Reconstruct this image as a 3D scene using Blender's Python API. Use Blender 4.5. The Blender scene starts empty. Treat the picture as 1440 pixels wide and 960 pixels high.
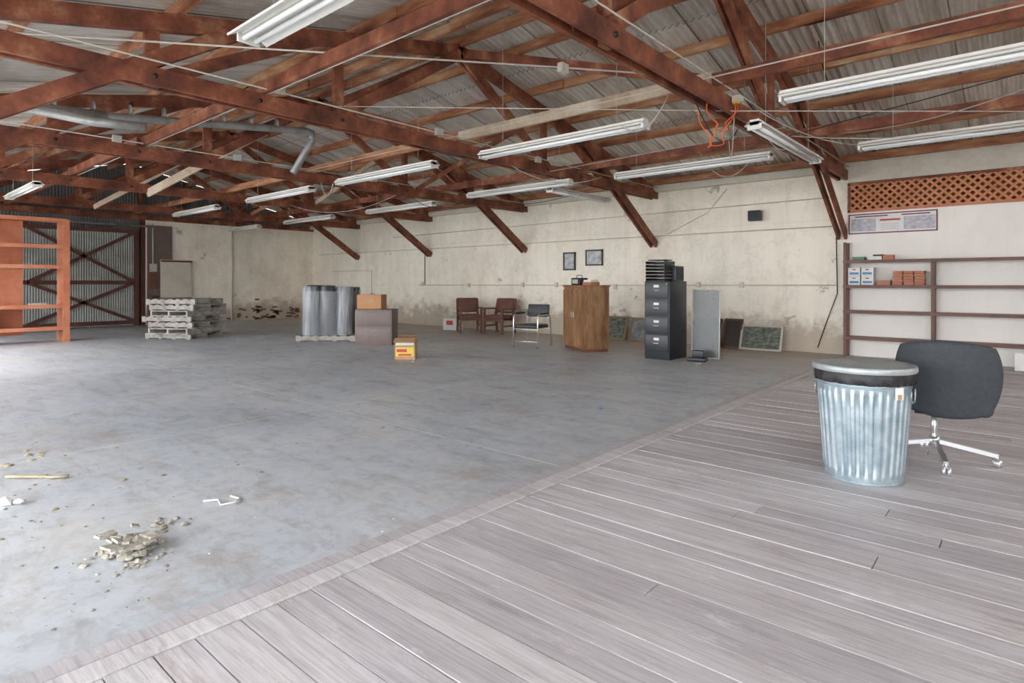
import bpy, math, random
from mathutils import Vector, Matrix, noise as mnoise
random.seed(7)
R=random.random
def U(a,b): return a+(b-a)*random.random()

# ------------------------------------------------------------------ materials
def nd(nt,t,ins=None,**props):
    n=nt.nodes.new(t)
    for k,v in props.items(): setattr(n,k,v)
    if ins:
        for k,v in ins.items():
            if hasattr(v,'is_output'): nt.links.new(v,n.inputs[k])
            else: n.inputs[k].default_value=v
    return n
def C(c): return (c[0],c[1],c[2],1.0)
def newmat(name):
    m=bpy.data.materials.new(name); m.use_nodes=True
    nt=m.node_tree; b=nt.nodes['Principled BSDF']
    tc=nt.nodes.new('ShaderNodeTexCoord')
    return m,nt,b,tc.outputs['Object']
def mapping(nt,vec,scale=(1,1,1),loc=(0,0,0)):
    return nd(nt,'ShaderNodeMapping',{'Vector':vec,'Scale':scale,'Location':loc}).outputs[0]
def noise(nt,vec,scale,detail=5,rough=.55,dist=0.0):
    return nd(nt,'ShaderNodeTexNoise',{'Vector':vec,'Scale':scale,'Detail':detail,'Roughness':rough,'Distortion':dist}).outputs[0]
def ramp(nt,fac,stops):
    n=nd(nt,'ShaderNodeValToRGB',{'Fac':fac}); cr=n.color_ramp
    while len(cr.elements)<len(stops): cr.elements.new(.5)
    for e,(p,c) in zip(cr.elements,stops):
        e.position=p; e.color=C(c) if not isinstance(c,(int,float)) else (c,c,c,1)
    return n.outputs[0]
def mix(nt,fac,a,b,blend='MIX'):
    n=nt.nodes.new('ShaderNodeMix'); n.data_type='RGBA'; n.blend_type=blend
    for i,v in ((0,fac),(6,a),(7,b)):
        if hasattr(v,'is_output'): nt.links.new(v,n.inputs[i])
        else: n.inputs[i].default_value = v if i==0 else C(v)
    return n.outputs[2]
def math_(nt,op,a,b=0.0,c=0.0):
    n=nt.nodes.new('ShaderNodeMath'); n.operation=op
    for i,v in enumerate((a,b,c)):
        if hasattr(v,'is_output'): nt.links.new(v,n.inputs[i])
        else: n.inputs[i].default_value=v
    return n.outputs[0]
def sep(nt,vec): return nd(nt,'ShaderNodeSeparateXYZ',{0:vec}).outputs
def bump(nt,b,h,strength=.3,dist=.01):
    n=nd(nt,'ShaderNodeBump',{'Height':h,'Strength':strength,'Distance':dist})
    nt.links.new(n.outputs[0],b.inputs['Normal'])
def pm(name,cols,scale=4,rough=.6,metal=0.0,bmp=0.15,stretch=(1,1,1),fine=.25,alpha=None,spec=None):
    m,nt,b,v=newmat(name)
    v=mapping(nt,v,stretch)
    f=noise(nt,v,scale,6,.6)
    n=len(cols); stops=[(.3+.4*i/max(1,n-1),c) for i,c in enumerate(cols)]
    col=ramp(nt,f,stops) if n>1 else mix(nt,0.0,cols[0],cols[0])
    f2=noise(nt,v,scale*7,4,.6)
    col=mix(nt,fine,col,ramp(nt,f2,[(.3,.55),(.7,1.0)]),'MULTIPLY')
    nt.links.new(col,b.inputs['Base Color'])
    b.inputs['Roughness'].default_value=rough; b.inputs['Metallic'].default_value=metal
    if spec is not None: b.inputs['Specular IOR Level'].default_value=spec
    if bmp: bump(nt,b,f2,bmp,.006)
    if alpha is not None: b.inputs['Alpha'].default_value=alpha
    return m

M={}
M['redwood']=pm('red_stained_timber',[(.085,.024,.014),(.19,.055,.028),(.31,.10,.05),(.50,.25,.14)],3.0,.6,fine=.5)  # lighter tones: worn chips, plus orange-lit patches put into the colour
M['purlin']=pm('purlin_timber',[(.13,.04,.02),(.33,.12,.058),(.50,.24,.12),(.66,.45,.28)],1.8,.75,fine=.45,stretch=(.6,3,3))
M['paleboard']=pm('pale_board',[(.36,.25,.16),(.58,.45,.33),(.72,.62,.48)],2.5,.7,fine=.45)
M['redshelf']=pm('orange_painted_wood',[(.46,.14,.07),(.58,.21,.11),(.64,.29,.17)],2,.55)
M['shelfbrown']=pm('brown_shelf_wood',[(.10,.04,.03),(.19,.085,.06)],3,.5)
M['oak']=pm('worn_oak_veneer',[(.15,.07,.03),(.29,.15,.065),(.42,.25,.13)],3,.45,stretch=(3,3,.6),fine=.5)
M['darkoak']=pm('dark_oak',[(.09,.03,.02),(.19,.07,.04)],3,.5)
M['white']=pm('white_enamel',[(.74,.73,.68),(.84,.83,.79)],3,.35,bmp=0,fine=.08)
M['tube']=pm('fluorescent_tube_glass',[(.88,.89,.9)],3,.15,bmp=0,fine=.02)
M['black']=pm('black_enamel',[(.014,.017,.022),(.024,.028,.034)],3,.38,bmp=0)
M['blackvinyl']=pm('black_vinyl',[(.025,.028,.03),(.04,.044,.048)],6,.5,bmp=.1)
M['greyfabric']=pm('charcoal_fabric',[(.036,.043,.05),(.052,.06,.068)],30,.75,bmp=.25)
M['chrome']=pm('chrome',[(.80,.81,.83)],3,.3,.85,bmp=0,fine=.02)
M['galv']=pm('galvanised_steel',[(.30,.38,.43),(.42,.51,.56),(.56,.64,.68)],9,.36,.6,bmp=.04,fine=.25)
M['lid']=pm('galvanised_lid',[(.34,.38,.39),(.50,.54,.54)],12,.45,.35,bmp=.05,fine=.3)
M['duct']=pm('duct_metal',[(.30,.30,.30),(.50,.51,.51)],6,.45,.5,bmp=.1)
M['bag']=pm('black_plastic_bag',[(.012,.012,.014),(.03,.03,.034)],20,.28,bmp=.6)
M['cardboard']=pm('cardboard',[(.42,.25,.12),(.52,.33,.17)],3,.8,bmp=.05)
M['orangebox']=pm('orange_carton',[(.46,.22,.10),(.52,.27,.13)],3,.7,bmp=.02)
M['brownmetal']=pm('brown_painted_steel',[(.15,.11,.095),(.18,.135,.115)],2,.45,bmp=0)
M['brownside']=pm('brown_steel_light',[(.25,.16,.11),(.28,.19,.14)],2,.5,bmp=0)
M['yellow']=pm('yellow_label',[(.75,.55,.10)],3,.6,bmp=0)
M['redlabel']=pm('red_label',[(.55,.07,.05)],3,.6,bmp=0)
M['bluelabel']=pm('blue_label',[(.10,.28,.5)],3,.6,bmp=0)
M['greencarton']=pm('green_carton',[(.12,.25,.15)],3,.6,bmp=0)
M['paper']=pm('paper_white',[(.72,.72,.70),(.82,.82,.80)],5,.8,bmp=.1,fine=.1)
M['pallet']=pm('weathered_pallet_wood',[(.22,.20,.18),(.38,.36,.32),(.52,.50,.46)],4,.85,fine=.6)
M['film']=pm('dark_stretch_film',[(.02,.022,.026),(.05,.052,.058),(.10,.105,.115)],5,.14,bmp=.35,stretch=(3,3,.5))
M['filmlight']=pm('silver_film_painted_highlights',[(.08,.09,.10),(.22,.24,.26),(.55,.57,.60)],5,.14,bmp=.4,stretch=(5,5,.35))  # silver film; pale vertical streaks are highlights painted into the colour
M['wrap']=pm('clear_stretch_wrap',[(.35,.36,.38),(.75,.77,.8)],4,.12,bmp=.7,stretch=(3,3,.6),alpha=.22)
M['conduit']=pm('grey_conduit',[(.50,.48,.43),(.62,.59,.53)],3,.5,bmp=0)
M['beige']=pm('beige_paint',[(.62,.57,.48),(.74,.69,.59)],2,.6,bmp=.05)
M['orangecord']=pm('orange_cord',[(.85,.16,.03)],3,.5,bmp=0,fine=.05)
M['blackcord']=pm('black_cord',[(.02,.02,.02)],3,.5,bmp=0)
M['maroon']=pm('maroon_vinyl',[(.12,.045,.03),(.19,.075,.05)],5,.45,bmp=.1)
M['leather']=pm('tan_ledger',[(.38,.13,.07),(.5,.2,.11)],6,.6)
M['rubble']=pm('plaster_rubble',[(.25,.235,.19),(.42,.40,.34),(.58,.56,.50)],18,.9,bmp=.5,fine=.5)
M['tan']=pm('tan_debris',[(.34,.28,.18),(.46,.40,.28)],10,.9)
M['painting']=pm('landscape_painting',[(.05,.065,.045),(.13,.155,.12),(.34,.34,.30)],9,.4,stretch=(1,1,2))
M['painting2']=pm('grey_painting',[(.12,.15,.15),(.26,.29,.28),(.48,.5,.46)],5,.3)
M['photo']=pm('old_photograph',[(.15,.16,.18),(.45,.46,.48),(.7,.7,.7)],9,.3)
M['frame']=pm('dark_frame',[(.03,.025,.02)],3,.4,bmp=0)
M['goldframe']=pm('oak_frame',[(.35,.22,.11)],3,.5,bmp=0)
M['glass']=pm('frosted_panel',[(.12,.13,.14),(.18,.195,.20)],3,.25,bmp=0,alpha=.7)
M['asphalt']=pm('exterior_concrete',[(.42,.42,.40),(.5,.5,.48)],2,.9)
M['latt']=pm('lattice_wood_orange_lit',[(.52,.19,.08),(.70,.30,.14)],4,.7)  # warm orange light on the slats is put into this wood colour
M['storage']=pm('storage_board_wall',[(.24,.08,.035),(.38,.15,.07)],2,.8)  # board colour brightened to stand in for light behind the lattice
M['purplecard']=pm('banner_border',[(.24,.05,.10)],3,.6,bmp=0)
M['bannersky']=pm('banner_picture',[(.30,.33,.42),(.5,.5,.55),(.75,.62,.6)],14,.5,bmp=0,stretch=(1,1,2))
M['darkred']=pm('dark_red_frame',[(.09,.03,.022),(.15,.055,.04)],3,.7)
M['brick']=pm('exposed_brick',[(.17,.09,.06),(.28,.16,.11)],10,.9,bmp=.4)

# plaster wall
def wallmat(name,base,clean=False):
    m,nt,b,v=newmat(name)
    big=noise(nt,v,.5,6,.6)
    col=ramp(nt,big,[(.3,tuple(c*.88 for c in base)),(.55,base),(.8,tuple(min(1,c*1.05) for c in base))])
    st=noise(nt,mapping(nt,v,(4,4,.35)),1.2,6,.65)
    col=mix(nt,.14 if not clean else .08,col,ramp(nt,st,[(.35,(.62,.52,.40)),(.55,(1,1,1))]),'MULTIPLY')
    z=sep(nt,v)[2]
    if not clean:
        bl=noise(nt,mapping(nt,v,(1,1,.7),(2,5,1)),.8,9,.7)
        col=mix(nt,ramp(nt,bl,[(.52,0.0),(.66,.35)]),col,(.58,.48,.36))
        n2=noise(nt,v,2.3,8,.7)
        low=math_(nt,'SUBTRACT',math_(nt,'ADD',math_(nt,'MULTIPLY',n2,2.0),-.25),z)
        lowm=ramp(nt,low,[(.0,0.0),(.45,1.0)])
        col=mix(nt,math_(nt,'MULTIPLY',lowm,.72),col,(.38,.30,.22))
        n3=noise(nt,mapping(nt,v,(1,1,1),(3.1,0,7.7)),1.3,10,.74)
        pa=ramp(nt,n3,[(.625,0.0),(.645,1.0)])
        col=mix(nt,math_(nt,'MULTIPLY',pa,.8),col,(.38,.35,.31))
        n4=noise(nt,mapping(nt,v,(1,1,1),(9.1,4,1.7)),.9,9,.75)
        crk=ramp(nt,math_(nt,'ABSOLUTE',math_(nt,'SUBTRACT',n4,.5)),[(.0,1.0),(.006,0.0)])
        col=mix(nt,math_(nt,'MULTIPLY',crk,.4),col,(.3,.26,.2))
        br=nd(nt,'ShaderNodeTexBrick',{'Vector':nd(nt,'ShaderNodeCombineXYZ',{0:math_(nt,'ADD',sep(nt,v)[0],sep(nt,v)[1]),1:z}).outputs[0],'Scale':1.0,'Mortar Size':.006,'Brick Width':2.44,'Row Height':1.22,'Mortar Smooth':.3}).outputs['Fac']
        col=mix(nt,math_(nt,'MULTIPLY',br,.22),col,(.45,.38,.28))
        bump(nt,b,math_(nt,'ADD',n2,pa),.25,.01)
    nt.links.new(col,b.inputs['Base Color']); b.inputs['Roughness'].default_value=.7
    return m
M['wall']=wallmat('cream_plaster_wall',(.95,.885,.765))
M['partition']=wallmat('white_partition_paint',(.88,.85,.79),True)

def concmat():
    m,nt,b,v=newmat('blue_grey_concrete')
    a=noise(nt,v,.45,8,.62,.4)
    col=ramp(nt,a,[(.3,(.37,.405,.455)),(.5,(.48,.52,.57)),(.7,(.58,.61,.645))])
    st=noise(nt,mapping(nt,v,(1,3,1)),1.5,9,.7,.6)
    col=mix(nt,.6,col,ramp(nt,st,[(.33,(.62,.57,.53)),(.5,(1,1,1)),(.75,(1.0,1.0,1.0))]),'MULTIPLY')
    sp=noise(nt,v,9,8,.75)
    col=mix(nt,.4,col,ramp(nt,sp,[(.38,(.55,.53,.50)),(.52,(1,1,1))]),'MULTIPLY')
    dus=noise(nt,mapping(nt,v,(1,1,1),(5,2,0)),1.1,9,.7)
    col=mix(nt,ramp(nt,dus,[(.50,0.0),(.70,.5)]),col,(.62,.58,.52))
    drt=noise(nt,mapping(nt,v,(1,1,1),(1,8,0)),.9,10,.78,.3)
    col=mix(nt,ramp(nt,drt,[(.55,0.0),(.64,.55)]),col,(.33,.28,.24))
    spk=noise(nt,mapping(nt,v,(1,1,1),(4,1,0)),26,3,.6)
    col=mix(nt,ramp(nt,spk,[(.70,0.0),(.73,.7)]),col,(.25,.22,.19))
    y=sep(nt,v)[1]
    dm=ramp(nt,math_(nt,'ADD',math_(nt,'MULTIPLY',math_(nt,'SUBTRACT',y,8.4),.3),math_(nt,'MULTIPLY',math_(nt,'SUBTRACT',st,.5),1.6)),[(.0,0.0),(.9,.8)])
    col=mix(nt,dm,col,(.42,.34,.26))
    br=nd(nt,'ShaderNodeTexBrick',{'Vector':mapping(nt,v,(1,1,1),(.9,.3,0)),'Scale':1.0,'Mortar Size':.009,'Brick Width':4.6,'Row Height':3.7,'Mortar Smooth':.2},offset=0.0).outputs['Fac']
    br=math_(nt,'MULTIPLY',br,ramp(nt,dus,[(.35,.3),(.55,1.0)]))
    col=mix(nt,math_(nt,'MULTIPLY',br,.8),col,(.78,.75,.70))
    nt.links.new(col,b.inputs['Base Color'])
    nt.links.new(ramp(nt,st,[(.3,.58),(.7,.38)]),b.inputs['Roughness'])
    bump(nt,b,sp,.12,.006)
    return m
M['concrete']=concmat()

def plankmat(i,base):
    m,nt,b,v=newmat('worn_grey_plank_%d'%i)
    g=noise(nt,mapping(nt,v,(.7,14,1),(i*3.3,i*1.7,0)),1.6,8,.65,.9)
    g2=noise(nt,mapping(nt,v,(2.2,60,1),(i*1.3,0,0)),1.5,5,.6,.4)
    big=noise(nt,v,.7,6,.6)
    col=ramp(nt,g,[(.3,tuple(c*.76 for c in base)),(.5,base),(.7,tuple(c*1.12 for c in base))])
    col=mix(nt,.5,col,ramp(nt,g2,[(.35,(.62,.59,.58)),(.55,(1,1,1))]),'MULTIPLY')
    col=mix(nt,.5,col,ramp(nt,big,[(.35,(.76,.73,.72)),(.6,(1,1,1))]),'MULTIPLY')
    w=noise(nt,mapping(nt,v,(1,4,1),(9,3,0)),1.7,10,.78)
    col=mix(nt,ramp(nt,w,[(.57,0.0),(.66,.55)]),col,(.34,.28,.25))
    w2=noise(nt,mapping(nt,v,(1,3,1),(2,7,0)),2.3,10,.8)
    col=mix(nt,ramp(nt,w2,[(.56,0.0),(.68,.6)]),col,(.78,.76,.76))
    nt.links.new(col,b.inputs['Base Color']); b.inputs['Roughness'].default_value=.55
    bump(nt,b,g2,.25,.004)
    return m
PL=[plankmat(i,b) for i,b in enumerate([(.565,.55,.575),(.62,.605,.625),(.51,.495,.52),(.58,.565,.585)])]

def corrmat(name,c1,c2,rough=.5,metal=.25,rust=.35):
    m,nt,b,v=newmat(name)
    br=nd(nt,'ShaderNodeTexBrick',{'Vector':v,'Color1':C(c1),'Color2':C(c2),'Mortar':C(tuple(x*.4 for x in c1)),'Scale':1.0,'Mortar Size':.008,'Brick Width':.66,'Row Height':2.4},offset=0.0)
    f=noise(nt,mapping(nt,v,(2,.6,1)),1.4,8,.7)
    col=mix(nt,rust,br.outputs['Color'],ramp(nt,f,[(.38,(.45,.34,.24)),(.56,(1,1,1))]),'MULTIPLY')
    f3=noise(nt,mapping(nt,v,(6,.25,1)),1.3,8,.7)
    col=mix(nt,rust,col,ramp(nt,f3,[(.38,(.42,.30,.2)),(.50,(1,1,1))]),'MULTIPLY')
    nt.links.new(col,b.inputs['Base Color'])
    b.inputs['Roughness'].default_value=rough; b.inputs['Metallic'].default_value=metal
    return m
M['roofmetal']=corrmat('corrugated_roof_metal',(.62,.59,.53),(.84,.81,.75),.38,.3,.45)
M['wallmetal']=corrmat('corrugated_wall_metal',(.17,.18,.18),(.25,.26,.26),.6,.2)
M['doormetal']=corrmat('corrugated_door_metal',(.32,.35,.34),(.40,.43,.42),.5,.2)

# ------------------------------------------------------------------ mesh builder
class MB:
    def __init__(s): s.v=[];s.f=[];s.mi=[];s.sm=[];s.mats=[]
    def m(s,k):
        mt=M[k] if isinstance(k,str) else k
        if mt not in s.mats: s.mats.append(mt)
        return s.mats.index(mt)
    def add(s,vs,fs,k,smooth=False):
        o=len(s.v); i=s.m(k)
        s.v+= [tuple(p) for p in vs]
        for f in fs: s.f.append([o+a for a in f]); s.mi.append(i); s.sm.append(smooth)
    def box(s,c,d,k,rz=0.0,rx=0.0,ry=0.0,ch=0.0):
        hx,hy,hz=d[0]/2,d[1]/2,d[2]/2
        rot=Matrix.Rotation(rz,3,'Z')@Matrix.Rotation(ry,3,'Y')@Matrix.Rotation(rx,3,'X')
        c=Vector(c)
        if ch<=0:
            vs=[c+rot@Vector((x*hx,y*hy,z*hz)) for x in(-1,1) for y in(-1,1) for z in(-1,1)]
            s.add(vs,[(0,1,3,2),(4,6,7,5),(0,4,5,1),(2,3,7,6),(0,2,6,4),(1,5,7,3)],k)
        else:
            import bmesh
            bm=bmesh.new(); bmesh.ops.create_cube(bm,size=1)
            for v in bm.verts: v.co=Vector((v.co.x*d[0],v.co.y*d[1],v.co.z*d[2]))
            bmesh.ops.bevel(bm,geom=list(bm.edges),offset=ch,segments=3,profile=.5,affect='EDGES')
            bm.verts.index_update()
            s.add([c+rot@v.co for v in bm.verts],[[v.index for v in f.verts] for f in bm.faces],k,True)
            bm.free()
    def beam(s,p0,p1,w,h,k,side=None):
        p0,p1=Vector(p0),Vector(p1); d=(p1-p0).normalized()
        if side is None:
            up=Vector((0,0,1))
            sd=d.cross(up) if abs(d.z)<.98 else Vector((1,0,0))
        else: sd=Vector(side)
        sd=(sd-d*sd.dot(d)).normalized(); u=sd.cross(d).normalized()
        vs=[p+sd*(a*w/2)+u*(b*h/2) for p in(p0,p1) for a in(-1,1) for b in(-1,1)]
        s.add(vs,[(0,1,3,2),(4,6,7,5),(0,4,5,1),(2,3,7,6),(0,2,6,4),(1,5,7,3)],k)
    def tube(s,pts,r,k,n=8,cap=True):
        pts=[Vector(p) for p in pts]
        vs=[];fs=[]; ref=None
        for i,p in enumerate(pts):
            a=pts[max(0,i-1)];b=pts[min(len(pts)-1,i+1)]
            d=(b-a).normalized()
            if ref is None: ref=Vector((0,0,1)) if abs(d.z)<.9 else Vector((1,0,0))
            x=(ref-d*ref.dot(d)).normalized(); ref=x; y=d.cross(x)
            rr=r[i] if isinstance(r,(list,tuple)) else r
            for j in range(n):
                t=2*math.pi*j/n; vs.append(p+x*(math.cos(t)*rr)+y*(math.sin(t)*rr))
        for i in range(len(pts)-1):
            for j in range(n):
                a=i*n+j;b=i*n+(j+1)%n
                fs.append((a,b,b+n,a+n))
        if cap:
            fs.append(tuple(range(n-1,-1,-1))); fs.append(tuple((len(pts)-1)*n+j for j in range(n)))
        s.add(vs,fs,k,True)
    def rev(s,prof,k,n=48,mod=None,c=(0,0,0),capb=False,capt=False,smooth=True):
        vs=[];fs=[]
        for i,(r,z) in enumerate(prof):
            for j in range(n):
                t=2*math.pi*j/n; rr=r+(mod(t,i) if mod else 0)
                vs.append((c[0]+rr*math.cos(t),c[1]+rr*math.sin(t),c[2]+z))
        for i in range(len(prof)-1):
            for j in range(n):
                a=i*n+j;b=i*n+(j+1)%n; fs.append((a,b,b+n,a+n))
        if capb: fs.append(tuple(range(n-1,-1,-1)))
        if capt: fs.append(tuple((len(prof)-1)*n+j for j in range(n)))
        s.add(vs,fs,k,smooth)
    def shell(s,fn,nu,nv,th,k):
        A=[[Vector(fn(i/nu,j/nv)) for j in range(nv+1)] for i in range(nu+1)]
        th=Vector(th); vs=[];fs=[]
        for l in(0,1):
            for i in range(nu+1):
                for j in range(nv+1): vs.append(A[i][j]+th*l)
        N=(nu+1)*(nv+1); I=lambda l,i,j:l*N+i*(nv+1)+j
        for i in range(nu):
            for j in range(nv):
                fs.append((I(0,i,j),I(0,i+1,j),I(0,i+1,j+1),I(0,i,j+1)))
                fs.append((I(1,i,j),I(1,i,j+1),I(1,i+1,j+1),I(1,i+1,j)))
        for i in range(nu):
            fs.append((I(0,i,0),I(1,i,0),I(1,i+1,0),I(0,i+1,0))); fs.append((I(0,i,nv),I(0,i+1,nv),I(1,i+1,nv),I(1,i,nv)))
        for j in range(nv):
            fs.append((I(0,0,j),I(0,0,j+1),I(1,0,j+1),I(1,0,j))); fs.append((I(0,nu,j),I(1,nu,j),I(1,nu,j+1),I(0,nu,j+1)))
        s.add(vs,fs,k,True)
    def rock(s,c,r,k,flat=.6):
        import bmesh
        bm=bmesh.new(); bmesh.ops.create_icosphere(bm,subdivisions=1,radius=1)
        bm.verts.index_update(); sc=(U(.6,1.3),U(.6,1.3),U(.4,1)*flat)
        a=U(0,6); ca,sa=math.cos(a),math.sin(a); vs=[]
        for v in bm.verts:
            q=U(.75,1.2); x,y,z=v.co.x*sc[0]*r*q,v.co.y*sc[1]*r*q,v.co.z*sc[2]*r*q
            vs.append((c[0]+x*ca-y*sa,c[1]+x*sa+y*ca,max(0.001,c[2]+z)))
        s.add(vs,[[v.index for v in f.verts] for f in bm.faces],k); bm.free()
    def obj(s,name,loc=(0,0,0),rz=0.0,rx=0.0,ry=0.0):
        me=bpy.data.meshes.new(name); me.from_pydata(s.v,[],s.f)
        for m in s.mats: me.materials.append(m)
        me.polygons.foreach_set('material_index',s.mi); me.polygons.foreach_set('use_smooth',s.sm)
        me.update()
        o=bpy.data.objects.new(name,me); bpy.context.scene.collection.objects.link(o)
        o.location=loc; o.rotation_euler=(rx,ry,rz)
        return o

# ------------------------------------------------------------------ room shell
XL,XR=-20.3,5.0
XW=-2.42      # concrete / timber floor boundary
def chord(y): return 4.65-.225*abs(6-y)

b=MB(); b.box(((XL-.3+XW-.08)/2,5.85,-.1),(XW-.08-XL+.3,12.9,.2),'concrete'); b.obj('floor_concrete')
b=MB(); b.box(((XW-.08+XR)/2,5.85,-.13),(XR-XW+.08,12.9,.2),'darkred')
y=-.6
while y<12.0:
    w=random.choice([.138,.138,.15,.165])
    x=XW+.12
    L=U(1.0,4.5)
    while x<XR:
        x1=min(XR,x+L)
        if XR-x1<.4: x1=XR
        zt=U(-.004,.0)
        b.box(((x+x1)/2,y+w/2,-.015+zt),(x1-x-.005,w-U(.004,.009),.03),random.choice(PL))
        x=x1; L=U(2.4,4.8)
    y+=w
yy=-.6
while yy<12.0:
    L=min(3.6,12.0-yy)
    b.box((XW+.065,yy+L/2,-.012),(.10,L-.004,.034),PL[1]); b.box((XW-.035,yy+L/2,-.011),(.085,L-.004,.034),PL[2]); yy+=L
b.obj('floor_wood_planks')

b=MB(); b.box(((XL-.2+XW)/2,12.1,1.76),(XW-XL+.2,.2,3.52),'wall')
b.obj('wall_back')
b=MB(); b.box(((XW+XR)/2,12.02,1.27),(XR-XW,.12,2.54),'partition')
b.obj('wall_back_partition')
b=MB(); b.box(((XW+XR)/2,12.02,3.28),(XR-XW,.10,.46),'beige'); b.obj('trim_header_board')
b=MB(); b.box(((XW-.6+XR)/2,12.5,1.75),(XR-XW+.6,.1,3.5),'storage'); b.box((XW-.55,12.32,1.75),(.1,.26,3.5),'storage'); b.obj('wall_back_storage')
# lattice
b=MB()
z0,z1=2.545,3.045
for s_,yy in((1,11.955),(-1,11.945)):
    x=XW-.6
    while x<XR+.6:
        xa,xb=(x,x+(z1-z0)) if s_>0 else (x+(z1-z0),x)
        if min(xa,xb)>XW-.5 and max(xa,xb)<XR+.5:
            pa=Vector((xa,yy,z0)); pb=Vector((xb,yy,z1))
            def clip(p,q):
                if p.x<XW+.01: t=(XW+.01-p.x)/(q.x-p.x); return p.lerp(q,t)
                if p.x>XR-.01: t=(XR-.01-p.x)/(q.x-p.x); return p.lerp(q,t)
                return p
            pa2=clip(pa,pb); pb2=clip(pb,pa)
            b.beam(pa2,pb2,.008,.036,'latt',side=(0,1,0))
        x+=.125
b.box(((XW+XR)/2,11.945,2.56),(XR-XW-.02,.03,.045),'redshelf'); b.box(((XW+XR)/2,11.945,3.05),(XR-XW-.02,.03,.045),'redwood')
b.box((XW+.03,11.945,2.8),(.045,.03,.5),'redwood')
b.obj('lattice_panel')
# end wall
b=MB(); b.box((XL-.1,9.15,1.62),(.2,5.7,3.24),'wall'); b.obj('wall_left')
b=MB(); vs=[];fs=[]; per=.075; n=int((12.6+.6)/per*4); 
for i in range(n+1):
    yv=-.6+13.2*i/n; dx=.01*math.sin(2*math.pi*i/4)
    zb=0.0 if yv<6.3 else 3.2
    vs+=[(XL-.12+dx,yv,zb),(XL-.12+dx,yv,chord(yv)+.22)]
for i in range(n): fs.append((2*i,2*i+2,2*i+3,2*i+1))
b.add(vs,fs,'wallmetal',True)
b.obj('wall_left_metal')
b=MB()
for yv in(.4,1.6,2.8,6.25,7.4,8.6,9.8,11): b.box((XL-.04,yv,(3.25+chord(yv)+.1)/2),(.08,.09,chord(yv)+.1-3.25),'redwood')
b.box((XL-.03,6,3.28),(.12,12,.16),'redwood')
for yv in(.4,1.8,6.3): b.box((XL-.04,yv,1.6),(.1,.12,3.2),'darkred')
b.obj('wall_left_studs')
# sliding metal door with X brace
b=MB(); vs=[];fs=[]; y0,y1=3.2,6.15; n=int((y1-y0)/.06*4)
for i in range(n+1):
    yv=y0+(y1-y0)*i/n; dx=.008*math.sin(2*math.pi*i/4); vs+=[(XL+.04+dx,yv,.02),(XL+.04+dx,yv,2.88)]
for i in range(n): fs.append((2*i,2*i+2,2*i+3,2*i+1))
b.add(vs,fs,'doormetal',True)
X=XL+.075
for yv in(y0+.06,y1-.06): b.box((X,yv,1.45),(.05,.12,2.86),'darkred')
for zv in(.12,1.3,2.82): b.box((X+.003,(y0+y1)/2,zv),(.05,y1-y0,.11),'darkred')
for za,zb in((.15,1.3),(1.3,2.8)):
    b.beam((X+.03,y0+.3,za),(X+.03,y1-.1,zb),.03,.09,'darkred',side=(1,0,0)); 
b.beam((X+.03,y0+.3,2.8),(X+.03,y1-.1,1.3),.03,.09,'darkred',side=(1,0,0))
b.beam((X+.03,y0+.3,1.3),(X+.03,y1-.1,.15),.03,.09,'darkred',side=(1,0,0))
b.tube([(XL+.13,1.0,3.0),(XL+.13,6.6,3.0)],.03,'duct')
b.obj('door_sliding_metal')
TX=[1.2,-2.5,-6.22,-9.94,-13.66,-17.38]
for tx in TX:
    b=MB(); b.box((0,0,1.55),(.16,.16,3.1),'redwood'); b.obj('post_timber',(tx,-.12,0))
b=MB(); b.box(((XL+XR)/2,-.12,3.22),(XR-XL,.16,.22),'redwood'); b.obj('beam_header_front')
b=MB(); b.box((XR+.1,5.9,1.72),(.2,12.4,3.44),'wall'); b.obj('wall_right')
b=MB(); b.box((XL+.9,-.3,1.5),(2.2,.12,3.0),'wallmetal'); b.obj('wall_front')

def roof(name,ya,yb):
    b=MB(); per=.10; x0,x1=XL-.4,XR+.3; n=int((x1-x0)/per*8); vs=[];fs=[]
    rows=[ya+(yb-ya)*i/3 for i in range(4)]
    for i in range(n+1):
        x=x0+(x1-x0)*i/n; dz=.019*math.sin(2*math.pi*i/8)
        for yv in rows: vs.append((x,yv,chord(yv)+.25+dz))
    for i in range(n):
        for j in range(3):
            a=i*4+j; fs.append((a,a+1,a+5,a+4))
    b.add(vs,fs,'roofmetal',True); return b.obj(name)
roof('ceiling_roof_far',6.0,12.7); roof('ceiling_roof_near',6.0,-.7)
b=MB()
for k in range(6):
    for sgn in(1,-1):
        yv=6+sgn*(.6+1.05*k); zc=chord(yv)+.1+.06
        x=XL-.2
        while x<XR:
            x1=min(XR+.1,x+3.72)
            b.box(((x+x1)/2,yv+U(-.03,.03),zc),(x1-x+.2,.055,.13),'purlin'); x=x1
b.box(((XL+XR)/2,6,4.78),(XR-XL,.05,.16),'purlin')
b.obj('roof_purlins')

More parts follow.
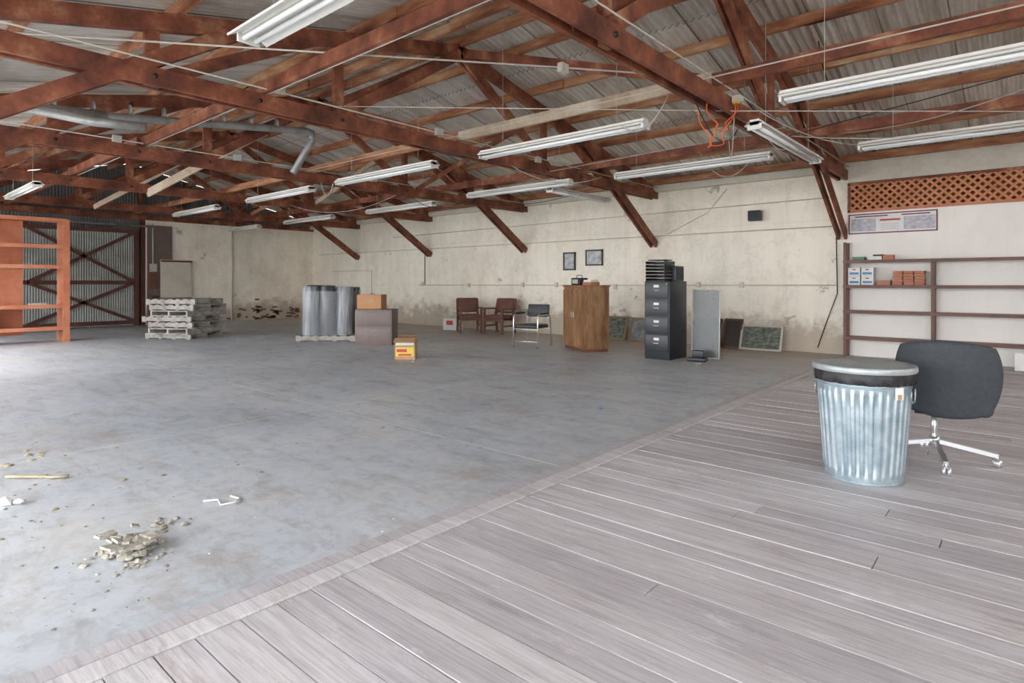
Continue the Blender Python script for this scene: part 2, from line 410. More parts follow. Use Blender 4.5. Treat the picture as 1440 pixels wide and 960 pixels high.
def truss(tx):
    b=MB(); K='redwood'
    for o_ in(-.065,.065):
        b.beam((o_,0,3.22),(o_,12,3.22),.045,.17,K,side=(1,0,0))
        for s_ in(1,-1):
            yk=6+s_*3.1; yw=6+s_*5.98
            b.beam((o_*.9,yk,chord(yk)+.0),(o_*.9,yw,2.13),.045,.14,K,side=(1,0,0))
    for o_ in (-.025,.025):
        b.beam((o_,6.05,4.66),(o_,-.3,chord(-.3)),.045,.17,K,side=(1,0,0))
        b.beam((o_,5.95,4.66),(o_,11.98,chord(11.98)),.045,.17,K,side=(1,0,0))
    for yv in(2,4,8,10): b.beam((0,yv,3.14),(0,yv,chord(yv)),.05,.13,K,side=(1,0,0))
    for s_ in(1,-1):
        b.beam((.05,6,4.6),(.05,6+s_*2.15,3.2),.05,.14,K,side=(1,0,0))
        b.beam((-.05,6,4.6),(-.05,6+s_*2.4,3.2),.04,.11,K,side=(1,0,0))
        b.beam((.0,6+s_*2.1,chord(4)),(.0,6+s_*4,3.2),.05,.12,K,side=(1,0,0))
    for yv,zv in((2,3.22),(4,3.22),(8,3.22),(10,3.22),(6.12,4.6),(3,3.22),(9,3.22),(9.1,3.88),(2.9,3.88)):
        b.tube([(-.11,yv,zv),(.11,yv,zv)],.022,'blackcord',10)
    b.obj('roof_truss',(tx,0,0))
for tx in TX: truss(tx)

b=MB()
for yv,zc,k in((6.0,3.40,'purlin'),(8.95,3.38,'redwood'),(3.05,3.38,'redwood')):
    for i in range(len(TX)-1):
        kk='paleboard' if (yv==6.0 and i==1) else ('redwood' if i==0 else k)
        b.box(((TX[i]+TX[i+1])/2,yv+U(-.04,.04),zc),(3.8,.05,.13),kk)
    b.box((TX[0]+2,yv,zc),(3.6,.05,.13),k); b.box((TX[-1]-1.4,yv,zc),(2.7,.05,.13),k)
b.obj('longitudinal_tie_beams')
b=MB()
b.beam((-13.6,4.3,3.12),(-9.95,6.1,4.72),.035,.16,'paleboard')
b.beam((-17.3,4.3,3.15),(-13.7,6.0,4.6),.035,.12,'paleboard')
b.beam((-6.3,6.0,3.4),(-9.8,6.0,4.6),.035,.1,'redwood')
b.beam((-13.6,8.1,3.3),(-10.0,7.9,4.2),.035,.1,'paleboard')
b.beam((-2.6,6.1,3.45),(-6.1,6.05,4.6),.035,.12,'redwood')
b.beam((-17.3,2.2,3.3),(-13.8,2.6,3.8),.035,.12,'redwood')
b.beam((-17.3,8.2,3.3),(-13.8,8.4,4.1),.035,.1,'purlin')
b.beam((-9.9,8.3,3.3),(-6.3,8.0,4.15),.03,.09,'redwood')
b.obj('sway_braces')
b=MB(); b.box(((XL+XW)/2,11.93,3.34),(XW-XL,.14,.12),'beige'); b.obj('trim_wall_plate')

# ------------------------------------------------------------------ fluorescent fixtures
def fixture(x0,x1,y,z=3.0,alongY=False,wide=False,tilt=0.0):
    L=abs(x1-x0); b=MB(); W=.30 if wide else .13
    b.box((0,0,.035),(L,.10,.06),'white')
    for s_ in(-1,1):
        b.beam((-L/2,s_*.075,.02),(L/2,s_*.075,.02),.012,W*.5,'white',side=(0,s_*.5,.86))
        b.tube([(-L/2+.04,s_*.04,-.022),(L/2-.04,s_*.04,-.022)],.019,'tube',10)
    for e in(-1,1): b.box((e*(L/2-.012),0,.0),(.024,.15,.085),'white')
    yc=y if not alongY else (x0+x1)/2
    top=chord(yc)+.1-z
    for e in(-.35,.35): b.tube([(e*L,0,.06),(e*L,0,top)],.003,'conduit',5)
    if alongY: b.obj('fluorescent_light_fixture',(y,(x0+x1)/2,z),math.pi/2)
    else: b.obj('fluorescent_light_fixture',((x0+x1)/2,y,z),0,tilt)
fixture(-5.54,-3.1,5.79); fixture(-1.72,.72,5.8); fixture(-5.0,-2.6,8.35); fixture(-1.6,.84,8.55)
fixture(-8.9,-6.46,5.75); fixture(-12.3,-9.86,5.8); fixture(-8.3,-5.86,8.3); fixture(-12.1,-9.7,8.62)
fixture(-16.3,-13.86,5.8); fixture(-16.0,-13.6,8.6); fixture(-19.6,-17.6,8.6)
fixture(-4.1,-1.66,1.92,3.0,wide=True)
fixture(6.5,8.94,-2.2,2.98,alongY=True)
fixture(8.6,10.6,-6.55,2.98,alongY=True); fixture(-15.4,-13.0,2.4)

# ------------------------------------------------------------------ ducts, conduits, cords
b=MB()
b.tube([(-9.5,-.0,3.40),(-9.5,1.9,3.49),(-9.5,5.45,3.94),(-9.52,5.6,3.93),(-9.55,5.62,3.8),(-9.62,5.3,3.2)],.06,'duct',14)
b.tube([(-9.5,1.2,3.46),(-9.5,2.5,3.56)],[.08,.08],'duct',14)
for i in range(12):
    yv=.2+i*.43; zv=3.405+.127*yv*.9; b.tube([(-9.5,yv,zv),(-9.5,yv+.02,zv+.002)],.068,'duct',14)
b.tube([(-9.3,1.6,3.45),(-8.9,2.2,3.33),(-8.6,2.7,3.30)],.06,'duct',12)
b.obj('ventilation_duct')
b=MB()
b.tube([(-6.66,.98,3.45),(-3.51,4.82,3.45),(-2.36,6.29,3.45)],.009,'conduit',6)
b.tube([(-6.06,0.1,3.34),(-6.06,11.8,3.34)],.009,'conduit',6)
b.tube([(-9.8,0.1,3.34),(-9.8,11.8,3.34)],.009,'conduit',6)
b.tube([(-2.36,.3,3.34),(-2.36,11.8,3.34)],.008,'conduit',6)
b.tube([(-13.5,3.1,3.32),(1.1,3.1,3.32)],.009,'conduit',6)
b.tube([(-9.9,5.65,3.30),(4.5,5.65,3.30)],.007,'conduit',6)
b.tube([(-6.0,7.9,3.15),(-2.3,7.9,3.25)],.006,'conduit',6)
b.tube([(-6.2,4.0,3.4),(-2.4,6.4,3.15),(-.5,7.6,3.05),(1.5,8.9,2.95)],.006,'conduit',6)
b.tube([(-2.3,7.8,3.1),(1.2,6.9,3.3)],.006,'blackcord',5)
for p in((-6.02,3.16,3.36),(-6.02,5.44,3.34),(-6.02,7.6,3.3),(-3.5,4.82,3.44),(-9.76,4.4,3.34),(-9.76,7.1,3.34),(-9.76,2.7,3.34)):
    b.box(p,(.06,.11,.09),'conduit')
b.box((-2.36,6.45,3.28),(.09,.10,.07),'beige'); b.box((-2.36,6.40,3.235),(.06,.05,.03),'yellow')
b.obj('electrical_conduits')
def loop(p0,p1,sag,n=14,wob=.0):
    out=[]
    for i in range(n+1):
        t=i/n; p=Vector(p0).lerp(Vector(p1),t); p.z-=sag*4*t*(1-t)
        p+=Vector((math.sin(t*19)*wob,math.cos(t*15)*wob,0)); out.append(p)
    return out
b=MB()
b.tube(loop((-2.36,6.35,3.22),(-2.60,6.0,3.12),.42,30,.03),.0055,'orangecord',6)
b.tube(loop((-2.36,6.40,3.22),(-2.50,5.98,3.15),.28,30,.03),.0055,'orangecord',6)
b.tube(loop((-2.45,6.1,2.98),(-2.5,6.0,2.70),.05,10,.01),.007,'orangecord',6)
b.obj('extension_cord')
b=MB()
for (a,c,s_) in (((-2.5,5.5,3.3),(-2.7,7.4,3.2),.35),((-2.9,5.9,3.3),(-3.3,5.6,3.0),.2),((-6.2,7,3.2),(-5.2,8.2,3.0),.2),((-9.9,6,3.2),(-9.0,5.7,3.0),.25),((-1.5,6.2,3.6),(-1.3,5.8,3.05),.1),((-3.8,8.8,3.3),(-2.9,8.4,3.0),.3),
   ((-2.45,6.6,3.2),(-2.9,7.6,3.3),.45),((-2.4,7.2,3.25),(-2.2,7.9,3.03),.2),((-6.2,5.2,3.2),(-5.2,5.8,3.02),.12),((-9.9,8.0,3.2),(-8.2,8.3,3.02),.3),((-13.6,5.6,3.2),(-12.2,5.8,3.02),.3),((-9.9,9.4,3.2),(-6.2,9.9,3.2),.25),((-13.6,7.4,3.2),(-9.9,7.9,3.2),.3),((-2.5,7.9,3.2),(.8,8.5,3.02),.15),((-6.2,8.4,3.2),(-6.5,9.6,3.0),.2),
   ((-2.2,9.2,3.4),(1.1,7.2,3.5),.25),((-2.3,6.9,3.25),(-1.0,9.9,3.4),.3)):
    b.tube(loop(a,c,s_),.006,'blackcord' if random.random()<.6 else 'conduit',5)
b.obj('hanging_cords')
b=MB(); yw=11.975
b.tube([(-19.9,yw,2.32),(-2.6,yw,2.32)],.011,'beige',6)
b.tube([(-14.2,yw,1.22),(-2.6,yw,1.25)],.010,'beige',6)
b.tube([(-15.5,yw,2.75),(-2.6,yw,2.85)],.010,'beige',6)
b.tube([(-13.9,yw,1.22),(-13.9,yw,2.3)],.01,'blackcord',6)
b.tube([(-19.0,yw,1.7),(-16.6,yw,1.7),(-16.6,yw,.9)],.009,'conduit',6)
b.tube([(-5.9,yw,2.35),(-5.0,yw,2.75),(-4.6,yw,3.2)],.006,'conduit',6)
b.tube([(-2.6,yw-.02,2.3),(-2.58,yw-.02,1.1),(-2.75,yw-.02,.6),(-2.9,yw-.05,.1)],.009,'blackcord',6)
for x,z in((-14.0,1.25),(-12.0,1.22),(-10.0,1.24),(-8.9,1.24),(-5.2,1.25),(-4.3,1.25),(-16.6,.9),(-7.2,1.2)): b.box((x,yw-.01,z),(.08,.05,.12),'beige')
b.obj('wall_conduits')
b=MB(); X=XL+.02
b.tube([(X+.03,8.95,.0),(X+.03,8.95,3.2)],.03,'beige',8)
b.box((X+.05,7.2,1.38),(.10,.9,1.25),'beige'); b.box((X+.11,7.2,1.38),(.02,.8,1.15),'beige')
for zz in(.80,1.96): b.box((X+.12,7.2,zz),(.02,.9,.05),'darkred')
b.box((X+.06,6.55,1.35),(.1,.22,.5),'maroon'); b.box((X+.06,6.55,1.75),(.1,.18,.24),'conduit'); b.box((X+.06,6.6,.75),(.1,.2,.3),'darkred')
b.tube([(X+.04,6.55,1.8),(X+.04,6.55,3.1)],.02,'conduit',6)
b.box((X+.07,7.2,.5),(.14,.9,.06),'oak'); b.box((X+.07,7.55,.25),(.14,.08,.5),'oak'); b.box((X+.07,6.85,.25),(.14,.08,.5),'oak')
b.box((X+.02,6.75,1.55),(.03,.7,3.0),'brownmetal')
b.obj('electrical_panel')
b=MB()
for i in range(60):
    yv=random.choice([9.3,9.9,10.5,11.2])+random.gauss(0,.14); zv=.04+abs(random.gauss(0,.25)); b.box((XL+.012,yv,min(zv,.8)),(.02,U(.06,.2),.055),'brick')
b.obj('exposed_brick_patch')

# ------------------------------------------------------------------ big red shelf at left
b=MB(); D=.6; Y0,Y1=.6,3.46
for yv in(Y0,Y1): 
    b.box((0,yv-.02 if yv==Y1 else yv+.02,1.34),(D,.04,2.68),'redshelf')
    b.box((D/2+.01,yv,1.34),(.04,.12,2.68),'redshelf')
for zv in(.30,.78,1.64,2.08,2.66): b.box((0,(Y0+Y1)/2,zv),(D,Y1-Y0-.04,.03),'redshelf'); b.box((D/2+.01,(Y0+Y1)/2,zv),(.035,Y1-Y0,.08),'redshelf')
b.box((-D/2+.01,(Y0+Y1)/2-.3,1.4),(.02,Y1-Y0-.7,2.5),'redshelf')
b.box((0,2.2,.54),(.5,.04,.46),'redshelf')
b.obj('storage_shelf_unit',(-16.3,0,0))
b=MB(); b.box((0,0,.01),(.2,.3,.02),'conduit',ch=.004)
for e in(-1,1): b.box((e*.095,0,.03),(.01,.3,.05),'conduit'); b.box((0,e*.145,.03),(.2,.01,.05),'conduit')
b.obj('paint_tray',(-16.2,3.0,.796))

# ------------------------------------------------------------------ pallets
def pallet(loc,rz,w=1.22,d=1.05):
    b=MB()
    for yv in(-d/2+.03,0,d/2-.03): b.box((0,yv,.066),(w,.045,.088),'pallet')
    for i in range(7): b.box((-w/2+.05+i*(w-.1)/6,0,.120),(.10+.02*(i%2),d,.02),'pallet')
    for i in range(4): b.box((-w/2+.06+i*(w-.12)/3,0,.011),(.1,d,.022),'pallet')
    b.obj('wooden_pallet',loc,rz)
for i in range(7):
    pallet((-15.0+U(-.12,.12),5.55+U(-.12,.12),.001+i*.1315),.55+U(-.16,.16)+(1.57 if i%3==1 else 0))

pallet((-12.05,7.6,.001),.75,1.3,1.1)
b=MB()
for i in range(3):
    for j in range(3):
        if i==1 and j==1: continue
        c=(-.385+i*.385,-.355+j*.355,0)
        r=.170; h=1.06+U(-.05,.05); F='filmlight' if (i,j) in((0,0),(2,0),(0,2),(1,2)) else 'film'
        b.rev([(r*.98,0),(r,.02),(r,h*.5),(r*1.01,h-.02),(r*.97,h)],F,32,lambda t,k:.003*math.sin(t*9+k*2),c=c)
        b.rev([(r*.97,h),(r*.5,h+.002),(.05,h)],'film',32,c=c); b.rev([(.05,h),(.05,h-.2)],'cardboard',16,c=c)
        b.rev([(.01,0),(r*.98,0)],'film',32,c=c)
def sq(t,k): return (abs(math.cos(t)/.585)**5+abs(math.sin(t)/.555)**5)**(-.2)+.006*math.sin(t*17+k*2.1)-.004*math.sin(t*29-k)
b.rev([(0,z) for z in(.0,.1,.25,.4,.55,.7,.85,.98)],'wrap',120,sq)
b.obj('shrink_wrapped_film_rolls',(-12.05,7.6,.133),.75)

b=MB(); b.box((0,0,.37),(.78,.45,.74),'brownmetal',ch=.008)
b.box((-.395,0,.37),(.01,.42,.70),'brownside')
for zv in(.20,.55): b.box((0,-.23,zv),(.72,.015,.31),'brownmetal',ch=.005); b.box((0,-.24,zv+.10),(.10,.012,.012),'brownside')
b.obj('lateral_filing_cabinet',(-10.35,7.6,.0),.62)
b=MB(); b.box((0,0,.15),(.52,.38,.30),'orangebox',ch=.006); b.box((0,0,.302),(.5,.05,.004),'tan'); b.box((0,-.192,.17),(.2,.004,.1),'cardboard')
b.obj('cardboard_carton',(-10.55,7.62,.742),.62)
b=MB(); 
for c,d in(((0,-.15,.16),(.34,.01,.32)),((0,.15,.16),(.34,.01,.32)),((-.165,0,.16),(.01,.30,.32)),((.165,0,.16),(.01,.30,.32)),((0,0,.006),(.34,.3,.012))): b.box(c,d,'cardboard')
b.box((0,-.157,.13),(.3,.004,.15),'yellow'); b.box((0,-.157,.27),(.3,.004,.06),'paper'); b.box((-.05,-.16,.15),(.17,.004,.05),'redlabel'); b.box((.0,-.16,.08),(.22,.004,.03),'redlabel')
b.box((0,-.23,.33),(.34,.17,.006),'cardboard',rx=.35); b.box((0,.22,.34),(.34,.15,.006),'cardboard',rx=-.5)
b.obj('open_cardboard_box',(-8.03,6.5,.001),.75)
b=MB(); b.box((0,0,.16),(.42,.34,.32),'paper',ch=.01); b.box((0,-.172,.2),(.2,.005,.12),'redlabel')
b.obj('white_carton',(-11.95,11.3,.0),.3)

# ------------------------------------------------------------------ chairs
def wood_chair(loc,rz):
    b=MB(); W,D=.60,.56
    for sx in(-1,1):
        b.beam((sx*(W/2-.03),-D/2+.03,0),(sx*(W/2-.03),-D/2+.03,.62),.05,.05,'darkoak')
        b.beam((sx*(W/2-.03),D/2+.06,0),(sx*(W/2-.03),D/2-.02,.44),.05,.05,'darkoak')
        b.beam((sx*(W/2-.03),D/2-.02,.44),(sx*(W/2-.03),D/2+.10,.86),.05,.05,'darkoak')
        b.beam((sx*(W/2-.02),-D/2-.02,.64),(sx*(W/2-.02),D/2+.04,.63),.07,.035,'darkoak')
        b.beam((sx*(W/2-.03),-D/2,.2),(sx*(W/2-.03),D/2,.2),.025,.04,'darkoak')
    b.box((0,-D/2+.03,.36),(W-.06,.03,.08),'darkoak'); b.box((0,D/2-.03,.36),(W-.06,.03,.08),'darkoak')
    b.box((0,0,.43),(W-.1,D-.02,.09),'maroon',ch=.03)
    b.box((0,D/2+.03,.68),(W-.1,.07,.34),'maroon',rx=-.26,ch=.03)
    b.box((0,D/2+.10,.86),(W-.05,.04,.06),'darkoak')
    b.obj('wooden_armchair',loc,rz)
wood_chair((-11.0,11.0,0),.95); wood_chair((-10.15,11.2,0),.15)
def chrome_chair(loc,rz):
    b=MB(); W=.56
    for sx in(-1,1):
        x=sx*W/2
        b.tube([(x,-.27,0.012),(x,-.26,.60),(x,-.24,.635),(x,-.20,.65),(x,.18,.65),(x,.22,.63),(x,.26,.56),(x,.30,.012)],.014,'chrome',10)
        b.box((x,-.02,.675),(.05,.34,.035),'blackvinyl',ch=.012)
        b.tube([(sx*.24,.20,.42),(sx*.24,.28,.83)],.011,'chrome',8)
        b.tube([(x,-.27,.012),(x,-.275,.0)],.018,'blackvinyl',8)
    b.tube([(-W/2,-.26,.36),(W/2,-.26,.36)],.011,'chrome',8); b.tube([(-W/2,.27,.36),(W/2,.27,.36)],.011,'chrome',8)
    b.tube([(-W/2,-.26,.12),(W/2,-.26,.12)],.009,'chrome',8)
    b.box((0,-.01,.42),(.50,.50,.075),'blackvinyl',ch=.025)
    b.box((0,.26,.72),(.50,.05,.26),'blackvinyl',rx=-.18,ch=.02)
    b.obj('chrome_armchair',loc,rz)
chrome_chair((-7.6,9.4,0),.15)

# office chair
b=MB()
cx0,cy0=-.08,-.06
for i in range(4):
    a=math.pi/2*i+.25
    e=(cx0+math.cos(a)*.37,cy0+math.sin(a)*.37)
    b.beam((cx0,cy0,.15),(e[0],e[1],.078),.035,.028,'chrome')
    b.tube([(e[0],e[1],.09),(e[0],e[1],.045)],.009,'chrome',8)
    for q in(-1,1):
        px,py=-math.sin(a)*.014*q,math.cos(a)*.014*q
        b.tube([(e[0]+px*.4,e[1]+py*.4,.0285),(e[0]+px*1.9,e[1]+py*1.9,.0285)],.028,'chrome',14)
b.tube([(cx0,cy0,.115),(cx0,cy0,.18)],.035,'chrome',14); b.tube([(cx0,cy0,.15),(cx0,cy0,.36)],.02,'chrome',12)
b.box((cx0,cy0,.365),(.22,.22,.03),'black')
b.box((0,.02,.43),(.52,.50,.11),'greyfabric',ch=.045)
def backfn(s,t):
    u=s*2-1; v=t*2-1
    k=.30
    x=u*math.sqrt(1-k*v*v)*(1-.05*(1-v)); z=v*math.sqrt(1-k*u*u)
    yv=-.30+.17*abs(x)**2.4-.03*z
    return (x*.325,yv-.02*(1-z*z),.625+z*.27)
b.shell(backfn,24,18,(0,.05,0),'greyfabric')
b.obj('office_swivel_chair',(-.43,5.36,0),.02)

# trash can
b=MB()
zs=[0,.012,.03,.06,.075]+[.075+.5*i/6 for i in range(1,7)]+[.59,.62,.66,.70]
def rad(z): return .228+.050*z/.7
prof=[(rad(z),z) for z in zs]
def fl(t,i):
    z=zs[i]
    if z<.07 or z>.58: return 0
    q=math.sin(t*32); return .0058*max(-1,min(1,q*2.0))
b.rev(prof,'galv',384,fl)
for z in(.012,.625,.66): b.tube([( (rad(z)+.001)*math.cos(2*math.pi*j/48),(rad(z)+.001)*math.sin(2*math.pi*j/48),z) for j in range(49)],.006,'galv',6,False)
b.rev([(.0001,.012),(.228,.012)],'galv',48)
b.rev([(.286,.645),(.295,.67),(.294,.705),(.287,.722)],'bag',96,lambda t,i:[.007,.004,.003,0][i]*math.sin(t*13+i)+[.008,.002,0,0][i]*math.sin(t*31))
b.rev([(.303,.718),(.308,.726),(.307,.752),(.300,.760),(.285,.754),(.27,.752),(.2,.765),(.08,.775),(.0001,.776)],'lid',72)
b.rev([(.303,.718),(.285,.720)],'lid',72)
for a in(-.15,2.99):
    cx,cy=math.cos(a)*.283,math.sin(a)*.283; tx_,ty_=-math.sin(a),math.cos(a)
    b.tube([(cx+tx_*.06*q,cy+ty_*.06*q,zz) for q,zz in((-1,.61),(-1,.56),(-.6,.53),(.6,.53),(1,.56),(1,.61))],.005,'galv',6)
a=-.72
b.box((math.cos(a)*.281,math.sin(a)*.281,.60),(.004,.06,.075),'paper',rz=a)
b.box((math.cos(a)*.284,math.sin(a)*.284,.58),(.003,.03,.03),'cardboard',rz=a)
b.obj('galvanized_trash_can',(-.83,4.57,0.0),.1)

# ------------------------------------------------------------------ wood cabinet
b=MB(); W,D,H=1.0,.5,1.22
b.box((0,0,H/2+.03),(W,D,H-.06),'oak'); b.box((0,0,.03),(W-.04,D-.04,.06),'darkoak'); b.box((0,-.005,H+.01),(W+.05,D+.04,.035),'oak',ch=.008)
for sx in(-1,1):
    cx=sx*.245
    b.box((cx,-D/2-.009,.62),(.47,.018,1.08),'oak')
    for dx in(-.205,.205): b.box((cx+dx,-D/2-.022,.62),(.06,.012,1.08),'oak')
    for zz in(.11,.62,1.13): b.box((cx,-D/2-.022,zz),(.36,.012,.06),'oak')
    b.box((sx*.05,-D/2-.035,.68),(.015,.02,.10),'conduit')
b.obj('wooden_cabinet',(-6.47,9.66,0),-.56)
b=MB(); b.box((0,0,.07),(.30,.2,.14),'black',ch=.015); b.box((0,-.102,.07),(.2,.005,.08),'conduit'); b.tube([(-.1,0,.14),(-.09,0,.19),(.09,0,.19),(.1,0,.14)],.007,'black',6)
b.obj('portable_radio',(-6.62,9.66,1.2485),-.4)
b=MB(); b.box((0,0,.03),(.26,.2,.06),'leather'); b.box((.0,0,.08),(.22,.18,.04),'paper'); b.obj('stacked_books',(-6.26,9.52,1.2485),-.3)

# ------------------------------------------------------------------ black filing cabinet
b=MB(); W,D,H=.46,.66,1.32
b.box((0,0,H/2),(W,D,H),'black',ch=.006)
for i in range(4):
    zc=.12+.155+i*.297
    b.box((0,-D/2-.008,zc),(W-.04,.02,.28),'black',ch=.006)
    b.box((0,-D/2-.022,zc+.07),(.10,.008,.045),'conduit'); b.box((0,-D/2-.027,zc+.07),(.085,.004,.032),'paper')
    b.tube([(-.06,-D/2-.02,zc+.0),(-.05,-D/2-.045,zc),(.05,-D/2-.045,zc),(.06,-D/2-.02,zc)],.008,'chrome',8)
b.tube([(.19,-D/2-.01,H-.04),(.19,-D/2-.03,H-.04)],.012,'chrome',10)
b.obj('filing_cabinet',(-4.72,9.52,0))
b=MB()
for i in range(6):
    z=i*.058; b.box((0,0,z+.004),(.34,.40,.008),'black'); b.box((-.17,0,z+.027),(.008,.40,.05),'black'); b.box((.17,0,z+.027),(.008,.40,.05),'black'); b.box((0,.20,z+.027),(.34,.008,.05),'black')
b.box((0.0,.0,.362),(.3,.3,.02),'black'); b.obj('letter_trays',(-4.79,9.45,1.321),0)
b=MB(); b.box((0,0,.13),(.09,.3,.26),'black',ch=.006); b.box((.048,0,.13),(.006,.26,.2),'greyfabric'); b.obj('desk_organizer',(-4.55,9.62,1.321),.0)
b=MB(); b.box((0,0,.59),(.46,.012,1.16),'glass'); 
for sx in(-1,1): b.box((sx*.23,0,.59),(.015,.02,1.18),'conduit')
b.box((0,0,1.175),(.48,.02,.015),'conduit'); b.box((0,0,.01),(.48,.02,.02),'conduit')
b.obj('screen_panel',(-4.15,9.84,.0),.12,-.06)
b=MB(); b.box((0,0,.03),(.3,.24,.06),'black',ch=.015); b.box((0,.06,.11),(.2,.08,.12),'black',ch=.015); b.obj('desk_telephone',(-4.12,9.45,0.0),.2)

def picture(name,x,y,z,w,h,k,fk,lean=0.0,rz=0.0,mat_=None):
    b=MB(); t=.035
    b.box((0,0,h/2),(w-t,.012,h-t),k)
    if mat_: b.box((0,.004,h/2),(w-t,.012,h-t),mat_); b.box((0,-.006,h/2),(w*.68,.010,h*.66),k)
    for sx in(-1,1): b.box((sx*(w/2-t/2),-.004,h/2),(t,.03,h),fk)
    for zz in(t/2,h-t/2): b.box((0,-.004,zz),(w,.03,t),fk)
    b.obj(name,(x,y,z),rz,-lean)
picture('framed_photograph',-8.50,11.97,1.60,.36,.44,'photo','frame',0,0,'paper')
picture('framed_photograph',-7.78,11.97,1.70,.48,.38,'photo','frame',0,0,'paper')
picture('leaning_picture',-7.5,11.75,0,.22,.50,'paper','goldframe',.3)
picture('leaning_picture',-7.05,11.68,0,.52,.56,'painting','goldframe',.35)
picture('leaning_picture',-6.45,11.68,0,.48,.54,'painting2','goldframe',.35)
picture('leaning_picture',-4.85,11.50,0,.50,.62,'painting2','frame',.4)
picture('leaning_picture',-4.40,11.68,0,.36,.60,'frame','darkoak',.3)
picture('leaning_picture',-3.85,11.66,0,.78,.50,'painting','conduit',.35)
b=MB(); b.box((0,-.09,0),(.24,.14,.20),'black',ch=.015); b.box((0,-.165,0),(.19,.01,.15),'greyfabric'); b.box((0,-.02,.0),(.05,.06,.08),'conduit'); b.obj('wall_speaker',(-4.0,11.95,2.60))

# ------------------------------------------------------------------ wall shelf on the right
b=MB(); D=.28
for x in(-2.40,-1.14,.12,1.38,2.64):
    for yy in(-D/2+.02,D/2-.03): b.box((x,yy,.84 if x>-2.3 else 1.0),(.045,.04,1.68 if x>-2.3 else 2.0),'shelfbrown')
for z in(.345,.80,1.24,1.67): b.box((.12,0,z),(5.09,D,.03),'shelfbrown'); b.box((.12,-D/2,z-.01),(5.09,.02,.05),'shelfbrown')
b.obj('wall_shelf_unit',(0,11.79,0))
for x in(-2.26,-2.06):
    for r_ in range(2):
        b=MB(); b.box((0,0,.075),(.18,.2,.148),'paper',ch=.004); b.box((0,-.102,.05),(.14,.004,.04),'bluelabel'); b.box((0,-.102,.115),(.05,.004,.02),'redlabel')
        b.obj('storage_carton',(x,11.77,1.256+.150*r_),0)
b=MB()
x=-1.62
for g in range(3):
    for i in range(5): b.box((x+U(-.004,.004),0,.025+i*.047),(.135,.2,.042),'leather',rz=U(-.05,.05))
    x+=.15
b.box((-1.83,0,.04),(.20,.14,.08),'leather')
b.obj('ledger_books',(0,11.77,1.256))
b=MB(); b.box((-1.95,0,.03),(.2,.18,.06),'paper'); b.box((-1.76,0,.04),(.15,.18,.08),'leather'); b.box((-2.2,0,.03),(.18,.16,.05),'greencarton'); b.box((-1.9,0,.075),(.16,.14,.03),'darkred')
b.obj('small_cartons',(0,11.77,1.686))
b=MB(); b.box((0,0,0),(1.30,.008,.35),'paper')
for z in(-.165,.165): b.box((0,-.003,z),(1.3,.008,.02),'purplecard')
for x in(-.64,.64): b.box((x,-.003,0),(.02,.008,.35),'purplecard')
b.box((-.42,-.004,-.02),(.38,.008,.22),'bannersky'); b.box((.40,-.004,-.02),(.44,.008,.22),'bannersky')
b.box((-.02,-.004,.05),(.3,.008,.03),'redlabel')
for i in range(4): b.box((-.02,-.004,-.02-.03*i),(.26,.008,.01),'conduit')
b.box((-.3,-.004,.125),(.5,.008,.02),'purplecard'); b.box((.35,-.004,.125),(.4,.008,.02),'purplecard')
b.obj('wall_banner_poster',(-1.75,11.95,2.33))
b=MB(); b.box((0,0,.13),(.7,.03,.26),'paper'); b.box((.0,-.018,.13),(.3,.006,.14),'purplecard'); b.obj('leaning_sign_board',(.22,11.45,0),0,-.3)

# ------------------------------------------------------------------ debris
b=MB()
for i in range(120):
    r=abs(random.gauss(0,.10)); a=U(0,6.28)
    s_=U(.008,.034)*(1.3-min(1,r*3.5)); b.rock((r*math.cos(a)*1.1,r*math.sin(a)*1.1,max(.005,.07-r*.45)*U(.2,1)),max(.007,s_),'rubble',.8)
for i in range(12): b.box((U(-.12,.12),U(-.12,.12),.055+U(0,.03)),(U(.03,.09),U(.02,.06),.012),'rubble',rz=U(0,3),rx=U(-.4,.4))
b.obj('rubble_pile',(-3.27,.97,0))
b=MB()
def bits(cx,cy,n,sp,s0,s1,k):
    for i in range(n): b.rock((cx+random.gauss(0,sp),cy+random.gauss(0,sp),.003),U(s0,s1),k,.5)
bits(-3.50,1.20,14,.05,.008,.035,'rubble'); bits(-3.03,.9,18,.07,.004,.018,'rubble'); bits(-4.0,1.0,30,.5,.003,.014,'rubble'); bits(-5.0,1.2,36,.8,.004,.02,'tan')
bits(-4.95,.95,10,.1,.01,.03,'rubble'); bits(-6.5,2.3,30,1.0,.004,.016,'rubble'); bits(-3.0,1.6,12,.4,.002,.006,'paper'); bits(-7.6,6.6,8,.25,.01,.03,'paper')
bits(-3.95,9.0,6,.2,.01,.03,'paper'); bits(-3.3,5.2,1,.0,.02,.025,'bluelabel'); bits(-10,5,50,2.5,.004,.018,'rubble'); bits(-2.8,.75,14,.12,.003,.01,'rubble')
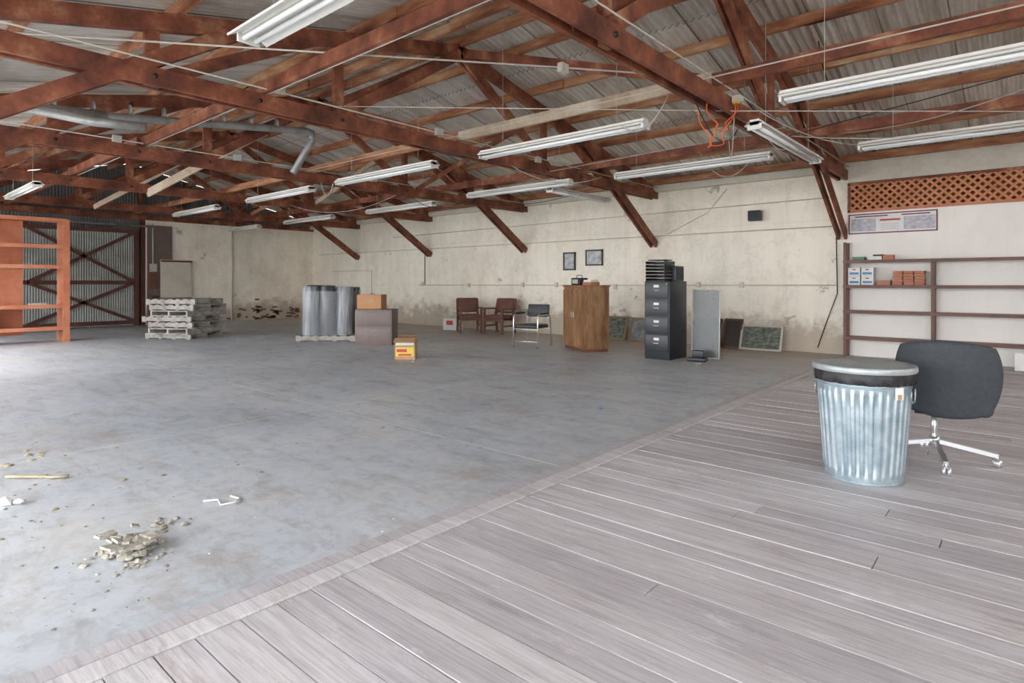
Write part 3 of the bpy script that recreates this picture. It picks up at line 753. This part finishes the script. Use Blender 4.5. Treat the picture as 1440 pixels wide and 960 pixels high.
bits(-5.6,1.0,8,.15,.01,.035,'tan'); bits(-5,3,40,2.0,.003,.010,'tan'); bits(-4.2,.5,20,.4,.003,.012,'tan')
b.obj('floor_debris')
b=MB()
b.tube([(-5.12,.78,.010),(-5.02,.84,.018),(-4.93,.95,.010),(-4.86,.97,.016),(-4.80,1.05,.02)],.010,'tan',6)
b.obj('foam_strip')
b=MB(); b.tube([(-3.68,1.46,.007),(-3.62,1.52,.014),(-3.54,1.50,.008),(-3.51,1.56,.012),(-3.56,1.62,.007),(-3.64,1.60,.009)],.0055,'paper',6); b.obj('paper_strip')
b=MB(); b.rock((-4.5,.68,.02),.045,'paper',.8); b.rock((-4.46,.74,.02),.03,'paper',.8); b.obj('crumpled_paper')

# ------------------------------------------------------------------ exterior + light
b=MB(); b.box((-6,-15.8,-.12),(90,30,.2),'asphalt'); b.obj('ground_exterior')
b=MB(); b.box((-2.6,-1.9,3.5),(17.5,2.6,.06),'wallmetal',rx=.12)  # unseen awning, added to keep direct sun off the floor near the camera
for x in(-11.2,-5.5,.3,6.0): b.box((x,-3.05,1.67),(.12,.12,3.38),'redwood')
b.obj('sun_blocking_awning')

w=bpy.data.worlds.new('sky'); bpy.context.scene.world=w; w.use_nodes=True
bg=w.node_tree.nodes['Background']; bg.inputs[0].default_value=(.95,.97,1.0,1); bg.inputs[1].default_value=8.3
sl=bpy.data.lights.new('sun','SUN'); sl.energy=4; sl.angle=.5; sl.color=(1,.97,.92)
so=bpy.data.objects.new('sun',sl); bpy.context.scene.collection.objects.link(so)
d=Vector((.15,1.0,-1.05)).normalized(); so.rotation_euler=d.to_track_quat('-Z','Y').to_euler()

cam=bpy.data.cameras.new('camera'); co=bpy.data.objects.new('camera',cam); bpy.context.scene.collection.objects.link(co)
cam.sensor_width=36; cam.lens=835/1440*36; cam.shift_y=-83/1440; cam.clip_start=.02
co.location=(0,0,1.3); co.rotation_euler=(math.pi/2,0,math.radians(40.9))
bpy.context.scene.camera=co
sc=bpy.context.scene
sc.view_settings.view_transform='Standard'; sc.view_settings.exposure=0.0
